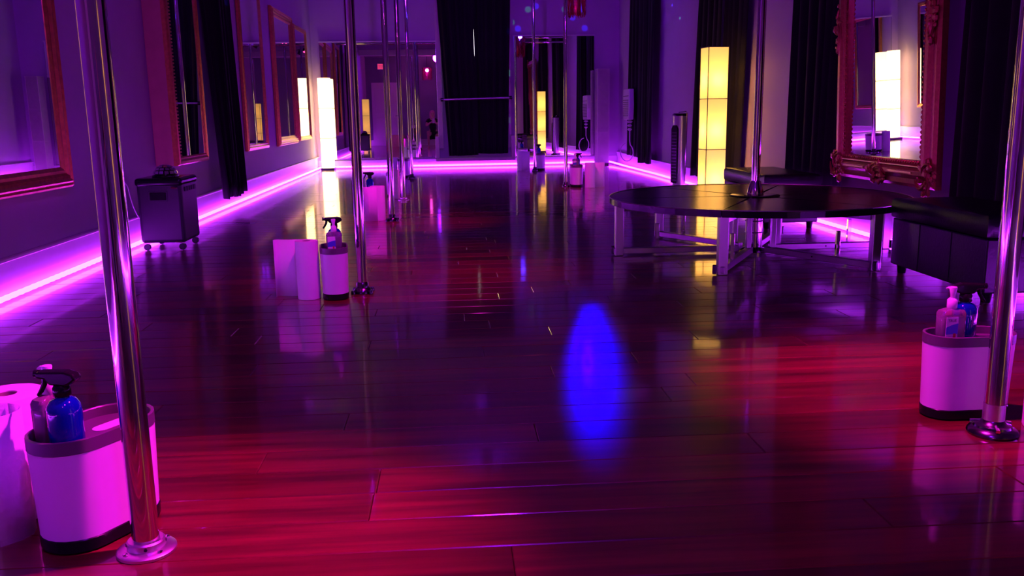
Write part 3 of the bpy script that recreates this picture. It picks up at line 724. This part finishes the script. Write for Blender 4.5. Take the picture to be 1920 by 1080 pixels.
# ------------------------------------------------------------------ cleaning stations
def caddy(label, x, y, rz, H=0.255, L=0.285, W=0.145, group='white oval caddies beside the poles'):
    t = thing('caddy', label, 'caddy', (x, y, 0), rz, group)
    def ring(off, z, k=1.0): return [(px*k, py*k, z) for px, py in stadium(L, W, 12, off)]
    MB().loft([ring(-0.010, 0.0), ring(-0.003, 0.004), ring(-0.002, 0.028), ring(-0.004, 0.030)]).build('base', 'black_plastic', t, smooth=True)
    MB().loft([ring(-0.004, 0.0295), ring(-0.001, 0.12), ring(0.002, H-0.028)]).build('body', 'white_plastic', t, smooth=True)
    # rim band with a sunken tray inside
    MB().loft([ring(0.001, H-0.0285), ring(0.003, H-0.027), ring(0.003, H-0.001), ring(0.001, H), ring(-0.003, H), ring(-0.005, H-0.002), ring(-0.006, H-0.022)], cap=False).build('rim', 'rim_grey', t, smooth=True)
    MB().loft([ring(-0.0055, H-0.0275), ring(-0.0055, H-0.022)]).build('tray', 'rim_grey', t, smooth=True)
    hp = [(px+L*0.2, py, 0) for px, py in stadium(0.10, 0.035, 8)]
    MB().loft([[(a, b, H-0.0218) for a, b, _ in hp], [(a, b, H-0.0208) for a, b, _ in hp]]).build('tray_slot', 'white_plastic', t, smooth=True)
    return t
TRAY = 0.255-0.0216
def towel(label, x, y, h=0.28, r=0.056, sheet=None, rz=0.0, group='paper towel rolls'):
    t = thing('paper_towel_roll', label, 'paper towel', (x, y, 0), rz, group)
    MB().loft([[(r*k*math.cos(2*PI*i/40)*(1+0.012*math.sin(i*1.7)), r*k*math.sin(2*PI*i/40)*(1+0.012*math.sin(i*1.7)), z) for i in range(40)] for z, k in ((0.001, 0.985), (0.004, 1), (h-0.004, 1), (h, 0.98))] +
              [[(0.021*math.cos(2*PI*i/40), 0.021*math.sin(2*PI*i/40), z) for i in range(40)] for z in (h, 0.02)]).build('roll', 'paper', t, smooth=True)
    MB().lathe([(0.0208, 0.02), (0.0208, h-0.002), (0.0195, h-0.002), (0.0195, 0.02)], 24, cap=False).build('core', 'core_card', t, smooth=True)
    if sheet:
        # loose sheet leaving the roll: list of xy points, local
        n = len(sheet); vs_ = []
        for dz in (0.001, h*0.5, h-0.001):
            for i, p in enumerate(sheet): vs_.append((p[0], p[1], dz))
        fs = [(k*n+i, k*n+i+1, (k+1)*n+i+1, (k+1)*n+i) for k in range(2) for i in range(n-1)]
        o = MB().add(vs_, fs).build('loose_sheet', 'paper', t, smooth=True)
        s_ = o.modifiers.new('thickness', 'SOLIDIFY'); s_.thickness = 0.0012
    return t
def spray(label, loc, rz, s=1.0, group='blue spray bottles'):
    t = thing('spray_bottle', label, 'spray bottle', loc, rz, group); t.scale = (s, s, s)
    MB().lathe([(0.028, 0.001), (0.032, 0.005), (0.033, 0.015), (0.033, 0.072), (0.031, 0.086), (0.024, 0.097), (0.015, 0.102), (0.0135, 0.108)], 32).build('bottle', 'blue_glass', t, smooth=True)
    MB().lathe([(0.0155, 0.105), (0.0170, 0.107), (0.0170, 0.122), (0.014, 0.128)], 24).build('cap', 'black_plastic', t, smooth=True)
    MB().prism([(-0.02, 0.128), (0.015, 0.126), (0.028, 0.132), (0.040, 0.141), (0.034, 0.153), (0.016, 0.158), (-0.045, 0.156), (-0.048, 0.142), (-0.028, 0.139)], -0.0125, 0.0125).build('trigger_head', 'black_plastic', t, bevel=0.005, seg=2)
    MB().tube([(-0.046, 0, 0.149), (-0.054, 0, 0.149)], 0.008, 12).build('nozzle', 'black_plastic', t, smooth=True)
    MB().tube([(-0.034, 0, 0.142), (-0.036, 0, 0.128), (-0.044, 0, 0.114), (-0.052, 0, 0.104)], [0.006, 0.0055, 0.005, 0.004], 8).build('trigger', 'black_plastic', t, smooth=True)
    MB().lathe([(0.0022, 0.01), (0.0022, 0.105)], 8).build('dip_tube', 'clear_plastic', t, smooth=True)
    return t
def pump(label, loc, rz, text=True, s=1.0, group='clear gel pump bottles'):
    t = thing('pump_bottle', label, 'pump bottle', loc, rz, group); t.scale = (s, s, s)
    def rr_(a, b, z):
        return [(px, py, z) for px, py in rounded(a, b, 0.008)]
    MB().loft([rr_(0.034, 0.017, 0.001), rr_(0.0365, 0.019, 0.005), rr_(0.0365, 0.019, 0.082), rr_(0.033, 0.016, 0.090), rr_(0.012, 0.011, 0.096)]).build('bottle', 'clear_plastic', t, smooth=True)
    MB().loft([rr_(0.033, 0.016, 0.004), rr_(0.0335, 0.0165, 0.07)]).build('gel_fill', 'gel', t, smooth=True)
    MB().lathe([(0.0125, 0.095), (0.0135, 0.098), (0.0135, 0.118), (0.011, 0.121), (0.008, 0.124)], 24).build('collar', 'white_plastic', t, smooth=True)
    MB().lathe([(0.0065, 0.122), (0.0065, 0.132), (0.0105, 0.152), (0.0095, 0.155)], 20).build('pump_head', 'white_plastic', t, smooth=True)
    MB().tube([(0, 0, 0.147), (0, 0.018, 0.149), (0, 0.026, 0.145)], [0.005, 0.004, 0.003], 8).build('spout', 'white_plastic', t, smooth=True)
    MB().lathe([(0.002, 0.008), (0.002, 0.1)], 8).build('dip_tube', 'cable_white', t, smooth=True)
    lb = MB().box(-0.029, 0.008, -0.0203, -0.0193, 0.014, 0.074).build('label', 'label_white', t)
    MB().add([(-0.029, -0.0206, 0.026), (0.008, -0.0206, 0.026), (0.008, -0.0206, 0.056), (-0.012, -0.0206, 0.052), (-0.029, -0.0206, 0.046),
              (-0.029, -0.0203, 0.026), (0.008, -0.0203, 0.026), (0.008, -0.0203, 0.056), (-0.012, -0.0203, 0.052), (-0.029, -0.0203, 0.046)],
             [(0,1,2,3,4),(9,8,7,6,5)] + [(i, (i+1) % 5 + 5*0, (i+1) % 5 + 5, i+5) for i in range(5)]).build('label_band', 'label_blue', lb)
    MB().box(-0.006, 0.002, -0.0212, -0.0203, 0.016, 0.028).build('label_mark', 'red_ink', lb)
    if text: text_part('TRUE', 0.011, 'ink', lb, (-0.011, -0.0207, 0.064), (PI/2, 0, 0), ext=0.0002)
    return t
def rounded(a, b, r, n=4):
    pts = []
    for cx_, cy_, a0 in ((a-r, b-r, 0), (-a+r, b-r, PI/2), (-a+r, -b+r, PI), (a-r, -b+r, 1.5*PI)):
        for i in range(n+1):
            t = a0 + PI/2*i/n; pts.append((cx_+r*math.cos(t), cy_+r*math.sin(t)))
    return pts
# front left station
A_C = (-0.7656, 1.8221); A_R = 1.04; A_T = 0.24-0.0216
caddy('white caddy with black base behind the nearest left pole', *A_C, A_R, 0.24, 0.264, 0.158)
def on(c, rz, u, v, z=TRAY): return (c[0]+u*math.cos(rz)-v*math.sin(rz), c[1]+u*math.sin(rz)+v*math.cos(rz), z)
spray('cobalt spray bottle with black trigger in the front left caddy', on(A_C, A_R, -0.078, -0.026, A_T), R(-12))
pump('clear pump bottle half hidden behind the front left spray bottle', on(A_C, A_R, -0.060, 0.038, A_T), R(62), False)
towel('big paper towel roll cut by the left edge of the photo', -0.985, 1.93, 0.275, 0.075, [(0.035, -0.068), (0.06, -0.078), (0.075, -0.095), (0.08, -0.12), (0.07, -0.15), (0.04, -0.18)])
# second left pole
caddy('white caddy between the towel roll and the second left pole', -0.574, 4.262, 1.70, 0.25, 0.225, 0.128)
pump('clear labelled pump bottle in the caddy by the second left pole', (-0.562, 4.205, 0.2286), R(2), False)
spray('blue spray bottle behind the pump bottle at the second left pole', (-0.568, 4.272, 0.2286), R(8))
towel('paper towel roll with a sheet pulled out left, by the second left pole', -0.698, 4.235, 0.28, 0.054, [(0.0, 0.054), (-0.03, 0.056), (-0.06, 0.062), (-0.09, 0.06), (-0.115, 0.066), (-0.15, 0.075), (-0.162, 0.07), (-0.166, 0.05)])
# third left pole
towel('paper towel roll with its sheet spread at the third left pole', -0.615, 7.42, 0.285, 0.06, [(0.0, -0.06), (-0.04, -0.062), (-0.07, -0.075), (-0.10, -0.06), (-0.125, -0.02)])
caddy('white caddy half hidden behind the roll at the third left pole', -0.665, 7.65, PI/2)
spray('blue spray bottle peeking out by the second pole, in the third caddy', (-0.69, 7.60, TRAY), R(0)); 
# fourth and fifth left poles
towel('pink lit paper towel roll at the fourth left pole', -0.60, 9.36, 0.30, 0.058)
caddy('white caddy behind the roll at the fourth left pole', -0.62, 9.62, PI/2)
caddy('small looking white caddy at the farthest left pole', -0.655, 12.60, R(80))
towel('paper towel roll at the farthest left pole', -0.80, 12.52, 0.28, 0.056)
# front right station
F_C = (1.4365, 2.318); F_R = 0.01; F_T = 0.24-0.0216
caddy('white caddy with black base behind the pole at the right edge', *F_C, F_R, 0.24, 0.248, 0.125)
pump('clear pump bottle with blue label in the front right caddy', on(F_C, F_R, -0.068, -0.018, F_T), R(8), True)
spray('dark blue spray bottle with black trigger in the front right caddy', on(F_C, F_R, -0.008, 0.018, F_T), R(172))
towel('paper towel roll cut by the right edge of the photo', 1.595, 2.185, 0.28, 0.058)
# right row
caddy('white caddy at the pole beyond the round stage', 1.465, 10.40, PI/2, 0.255, 0.25, 0.14)
pump('clear pump bottle in the caddy beyond the round stage', (1.445, 10.31, TRAY), 0, False)
spray('blue spray bottle in the caddy beyond the round stage', (1.475, 10.38, TRAY), R(180))
towel('paper towel roll with open sheet beyond the round stage', 1.60, 10.22, 0.285, 0.058, [(0.0, 0.058), (0.04, 0.06), (0.09, 0.05), (0.13, 0.055), (0.16, 0.07), (0.185, 0.08)])
towel('paper towel roll with wide sheet at the farthest right pole', 1.06, 13.52, 0.29, 0.06, [(0.0, -0.06), (0.05, -0.063), (0.09, -0.055), (0.115, -0.06), (0.13, -0.05)])
caddy('white caddy at the farthest right pole', 1.36, 13.62, PI/2)
spray('blue spray bottle in the caddy at the farthest right pole', (1.34, 13.6, TRAY), 0)

# ------------------------------------------------------------------ tinsel party lights
def tinsel_light(label, loc, m, led_m, wd, drop, cat='party light', seed=1, colr=None, power=0):
    t = thing('tinsel_light', label, cat, loc)          # loc: top of the fringe
    MB().lathe([(0.05, 0.02), (0.06, 0.0), (0.06, -0.06), (0.045, -0.075)], 18).build('housing', 'black_plastic', t, smooth=True)
    MB().tube([(0, 0, 0.02), (0, 0, ZC-loc[2])], 0.008, 8).build('drop_rod', 'black_matte', t, smooth=True)
    rr = random.Random(seed); mb = MB()
    for i in range(150):
        a = rr.uniform(0, 2*PI); r = wd/2*rr.uniform(0.85, 1.0); x, y = r*math.cos(a), r*math.sin(a)
        tx, ty = -math.sin(a)*0.005, math.cos(a)*0.005; z0 = 0.0; vs_ = []
        L = drop*rr.uniform(0.85, 1.0); tw = rr.uniform(0, 6)
        for k in range(5):
            z = z0 - L*k/4; c, s_ = math.cos(tw+k), math.sin(tw+k)
            dx = rr.uniform(-0.006, 0.006); dy = rr.uniform(-0.006, 0.006)
            vs_ += [(x+dx+tx*c, y+dy+ty*c, z), (x+dx-tx*c+0.002*s_, y+dy-ty*c, z)]
        mb.add(vs_, [(2*k, 2*k+1, 2*k+3, 2*k+2) for k in range(4)])
    fr = mb.build('tinsel_fringe', m, t); fr['kind'] = 'stuff'
    MB().lathe([(wd/2, -0.012), (wd/2, 0.0)], 28, cap=False).build('fringe_band', m, t, smooth=True)
    for a in (0, 2.1, 4.2):
        MB().ball((0.05*math.cos(a-0.5), 0.05*math.sin(a-0.5), -0.05), 0.016, 10).build('led_lens', led_m, t, smooth=True)
    return t
tl = tinsel_light('red tinsel fringed disco light hanging in front of the back wall', (1.60, 11.3, 2.40), 'tinsel', 'blue_led', 0.24, 0.40, seed=3)
blue_c = (0.0015, 0.0, 1.0)  # narrow beams stacked to imitate the disco light's stretched reflection on the floor
for tx, ty, pw, an in ((0.600, 3.75, 220, 1.0), (0.560, 3.48, 280, 1.3), (0.525, 3.22, 320, 1.6), (0.485, 2.95, 340, 1.8), (0.448, 2.70, 320, 1.7), (0.415, 2.48, 260, 1.4), (0.39, 2.30, 150, 1.1)):
    l = lamp_light('blob_beam', 'SPOT', (0.14, -0.03, 0.0), blue_c, pw, 0.03, None, an, 1.0); l.parent = tl
    l.rotation_euler = (Vector((tx, ty, 0)) - Vector((1.74, 11.27, 2.40))).to_track_quat('-Z', 'Y').to_euler()
l = lamp_light('disco_glow', 'POINT', (0.0, 0.16, 0.0), (0.05, 0.02, 1.0), 7, 0.04); l.parent = tl
# coloured beams of the disco light landing as dots on walls and curtains
dots = [((1.15, YB, 2.25), 0), ((1.32, YB, 2.55), 1), ((1.45, YB, 2.6), 0), ((1.05, YB, 2.35), 1), ((2.05, YB, 2.42), 0), ((1.92, YB, 2.55), 1), ((2.2, YB, 2.55), 0), ((2.25, YB, 2.25), 0), ((XR, 12.4, 2.2), 0), ((XR, 11.4, 2.2), 0),
        ((1.0, YB-0.1, 1.55), 1), ((1.0, YB-0.1, 2.2), 0), ((XR, 11.0, 2.0), 1), ((-2.1, 8.9, 2.0), 0), ((-2.1, 9.2, 1.95), 1), ((1.02, YB-0.1, 0.8), 1)]
for p, g in dots:
    d = Vector(p) - Vector((1.60, 11.3, 2.40)); 
    l = lamp_light('disco_beam', 'SPOT', tuple(d.normalized()*0.13 + Vector((0, 0, -0.04))), (0.01, 1.0, 0.3) if g else (0.02, 0.02, 1.0), 110 if g else 500, 0.004, None, 1.9 if d.length > 3 else 1.8, 0.6)
    l.rotation_euler = d.to_track_quat('-Z', 'Y').to_euler(); l.parent = tl
t2 = tinsel_light('pink tinsel fringed light near the rear wall, seen in the back mirror', (-0.12, -1.0, 2.58), 'tinsel_pink', 'magenta_led', 0.34, 0.42, seed=5)
l = lamp_light('party_magenta', 'POINT', (0, 0.22, -0.1), (1.0, 0.08, 0.7), 14, 0.05); l.parent = t2

# ------------------------------------------------------------------ behind the camera (seen in the mirrors)
d1 = struct(MB().box(-2.02, -1.06, YR, YR+0.03, 0.02, 2.12).build('door_1', 'door_paint', bevel=0.004))
for z0, z1 in ((0.25, 0.95), (1.1, 1.95)):
    for x0 in (-1.92, -1.50): MB().box(x0, x0+0.34, YR+0.028, YR+0.036, z0, z1).build('door_panel', 'door_paint', d1, bevel=0.003)
MB().tube([(-1.14, YR+0.03, 1.0), (-1.14, YR+0.08, 1.0), (-1.24, YR+0.085, 1.0)], 0.01, 8).build('door_handle', 'chrome', d1, smooth=True)
ex = thing('exit_sign', 'red lit exit sign above the rear door, seen in the back mirror', 'exit sign', (-1.62, YR, 2.55))
MB().box(-0.17, 0.17, 0.001, 0.05, 0.0, 0.2).build('housing', 'white_plastic', ex, bevel=0.006)
MB().box(-0.155, 0.155, 0.05, 0.053, 0.015, 0.185).build('face', 'exit_red', ex)
text_part('EXIT', 0.13, 'label_white', ex, (0, 0.054, 0.1), (PI/2, 0, PI))
ww = thing('wall_unit', 'white wall unit with a hanging cable loop, seen in the back mirror', 'wall unit', (XL, 5.6, 2.62), -PI/2)
MB().box(-0.25, 0.25, 0.001, 0.16, 0.0, 0.16).build('casing', 'white_plastic', ww, bevel=0.012)
MB().tube([(-0.2+0.2*(1-math.cos(a)), 0.08, -0.45*math.sin(a)) for a in [PI*i/16 for i in range(17)]], 0.012, 8).build('cable_loop', 'cable_white', ww, smooth=True)
for z in (2.42, 2.52):
    pp = MB().tube([(XL+0.001, 10.0, z), (XR-0.001, 10.0, z)], 0.022, 12).build('ceiling_pipe', 'chrome', smooth=True)
    tag(pp, 'upper chrome pipe spanning the room under the ceiling, seen in the back mirror' if z > 2.5 else 'lower chrome pipe spanning the room under the ceiling, seen in the back mirror', 'pipe', 'chrome pipes')
sp = thing('speaker_cabinet', 'black speaker cabinet with a pale top beside the photographer, seen in the mirror', 'speaker', (-0.62, -0.75, 0))
MB().box(-0.14, 0.14, -0.15, 0.15, 0.0, 0.58).build('cabinet', 'black_matte', sp, bevel=0.008)
MB().box(-0.145, 0.145, -0.155, 0.155, 0.58, 0.68).build('top_box', 'white_plastic', sp, bevel=0.006)
MB().lathe([(0.10, 0.0), (0.10, 0.01), (0.02, 0.03)], 24).build('cone', 'black_plastic', sp, smooth=True).matrix_local = Matrix.Translation((0, 0.148, 0.25)) @ Matrix.Rotation(-PI/2, 4, 'X')
cbx = thing('cardboard_box', 'open cardboard box by the rear door, seen in the back mirror', 'box', (-1.15, 0.2, 0), R(12))
MB().box(-0.2, 0.2, -0.16, 0.16, 0.0, 0.34).build('carton', 'cardboard', cbx, bevel=0.004)
for sy in (-1, 1): MB().bar((-0.19, sy*0.165, 0.335), (0.19, sy*0.165, 0.335), 0.004, 0.08).build('flap', 'cardboard', cbx)

# photographer crouching behind the camera, phone held up at the lens
ph = thing('phone', 'smartphone held up in front of the crouching photographer, seen in the back mirror', 'phone', (0.03, -0.055, 0.80))
MB().box(-0.0375, 0.0375, -0.004, 0.004, -0.06, 0.09).build('body', 'white_plastic', ph, bevel=0.003)
MB().box(-0.035, 0.035, -0.0052, -0.004, -0.055, 0.085).build('screen', 'screen', ph)
def skin_mesh(name, verts, edges, radii, m, parent=None, sub=2, root=0):
    me = bpy.data.meshes.new(name); me.from_pydata(verts, edges, []); o = bpy.data.objects.new(name, me); col.objects.link(o)
    sk = o.modifiers.new('skin', 'SKIN'); sk.use_smooth_shade = True
    for i, r in enumerate(radii): 
        sv = me.skin_vertices[0].data[i]; sv.radius = (r, r) if not isinstance(r, tuple) else r
    me.skin_vertices[0].data[root].use_root = True
    sb = o.modifiers.new('sub', 'SUBSURF'); sb.levels = sub; sb.render_levels = sub
    me.materials.append(M[m])
    if parent: o.parent = parent
    return o
pe = thing('person', 'photographer crouching with phone raised, dark top and bare legs, seen in the back mirror', 'person', (0, -0.62, 0))
V = [(0.02, 0.0, 0.36), (0.01, 0.03, 0.55), (0.0, 0.07, 0.74), (0.0, 0.08, 0.86), (0.0, 0.10, 0.93),     # pelvis, waist, chest, neck base, neck
     (-0.15, 0.07, 0.83), (-0.21, 0.19, 0.66), (-0.07, 0.42, 0.76),                                        # left arm
     (0.15, 0.07, 0.83), (0.22, 0.19, 0.66), (0.085, 0.42, 0.76),                                           # right arm
     (-0.09, 0.03, 0.34), (-0.16, 0.38, 0.47), (-0.15, 0.24, 0.09),                                         # left leg
     (0.12, 0.03, 0.34), (0.17, 0.30, 0.30), (0.16, -0.02, 0.08), (-0.15, 0.39, 0.03), (0.16, 0.02, 0.03), (-0.15, 0.21, 0.035), (0.16, -0.10, 0.05)]
E_ = [(0,1),(1,2),(2,3),(3,4),(3,5),(5,6),(6,7),(3,8),(8,9),(9,10),(0,11),(11,12),(12,13),(0,14),(14,15),(15,16),(13,17),(16,18),(13,19),(16,20)]
rad = [0.13, 0.105, 0.125, 0.07, 0.05, 0.055, 0.04, 0.026, 0.055, 0.04, 0.026, 0.085, 0.055, 0.035, 0.085, 0.055, 0.035, 0.028, 0.028, 0.03, 0.03]
skin_mesh('body', V, E_, rad, 'skin', pe)
Vt = V[:3] + [(0.0, 0.08, 0.85), V[5], (-0.19, 0.14, 0.73), V[8], (0.2, 0.14, 0.73)]
skin_mesh('black_top', Vt, [(0,1),(1,2),(2,3),(3,4),(4,5),(3,6),(6,7)], [0.142, 0.116, 0.136, 0.075, 0.066, 0.055, 0.066, 0.055], 'cloth_black', pe)
Vs = [V[0], V[11], (-0.12, 0.17, 0.40), V[14], (0.15, 0.15, 0.33)]
skin_mesh('shorts', Vs, [(0,1),(1,2),(0,3),(3,4)], [0.14, 0.098, 0.082, 0.098, 0.082], 'cloth_black', pe)
hd = MB(); rings = []
for z, rx_, ry_, dy in ((-0.115, 0.02, 0.025, 0.045), (-0.10, 0.042, 0.05, 0.03), (-0.06, 0.060, 0.075, 0.012), (-0.01, 0.071, 0.088, 0.0), (0.04, 0.073, 0.092, -0.006), (0.085, 0.058, 0.075, -0.008), (0.108, 0.03, 0.04, -0.008), (0.113, 0.008, 0.01, -0.008)):
    rings.append([(rx_*math.cos(2*PI*i/20), dy+ry_*math.sin(2*PI*i/20), z) for i in range(20)])
head = hd.loft(rings).build('head', 'skin', pe, smooth=True); head.location = (0.0, 0.115, 1.035)
MB().loft([[(0.009, 0.085, 0.01), (-0.009, 0.085, 0.01), (0, 0.088, 0.014)], [(0.015, 0.08, -0.03), (-0.015, 0.08, -0.03), (0, 0.108, -0.026)]]).build('nose', 'skin', head, smooth=True)
for sx in (-1, 1):
    MB().ball((sx*0.028, 0.078, 0.008), 0.011, 10).build('eye', 'black_plastic', head, smooth=True)
    MB().ball((sx*0.073, 0.0, -0.005), 0.022, 8, 0.35, 0.7, 1.1).build('ear', 'skin', head, smooth=True)
    for q in range(5):   # fingers curled round the phone's edge
        hx = 0.03 + sx*0.044; z = 0.80 + (0.035 - q*0.02 if sx > 0 else 0.03 - q*0.02)
        pts = [(sx*0.045+0.035, 0.485, z-0.022), (hx+sx*0.012, 0.545, z-0.006), (hx+sx*0.006, 0.583, z), (hx-sx*0.010, 0.588, z+0.002)] if q < 4 else [(sx*0.03+0.035, 0.485, 0.755), (hx-sx*0.004, 0.535, 0.765), (hx-sx*0.012, 0.553, 0.785)]
        MB().tube(pts, [0.0095, 0.009, 0.008, 0.006][:len(pts)], 8).build('finger', 'skin', pe, smooth=True)
    skin_mesh('palm', [(sx*0.075+0.01, 0.41, 0.757), (sx*0.06+0.03, 0.465, 0.772), (sx*0.05+0.035, 0.50, 0.79)], [(0,1),(1,2)], [0.024, 0.03, 0.02], 'skin', pe)
MB().tube([(-0.022, 0.082, -0.058), (0, 0.087, -0.06), (0.022, 0.082, -0.058)], 0.006, 8).build('mouth', 'red_ink', head, smooth=True)
rings = []
for z, k, dy in ((-0.16, 0.085, -0.045), (-0.1, 0.092, -0.04), (0.0, 0.092, -0.03), (0.05, 0.09, -0.018), (0.09, 0.075, -0.014), (0.118, 0.045, -0.012), (0.126, 0.012, -0.012)):
    rings.append([(k*math.cos(2*PI*i/24), dy + k*1.05*math.sin(2*PI*i/24) if math.sin(2*PI*i/24) < 0.5 or z > 0.045 else dy + k*0.5, z) for i in range(24)])
MB().loft(rings).build('hair', 'hair', head, smooth=True)
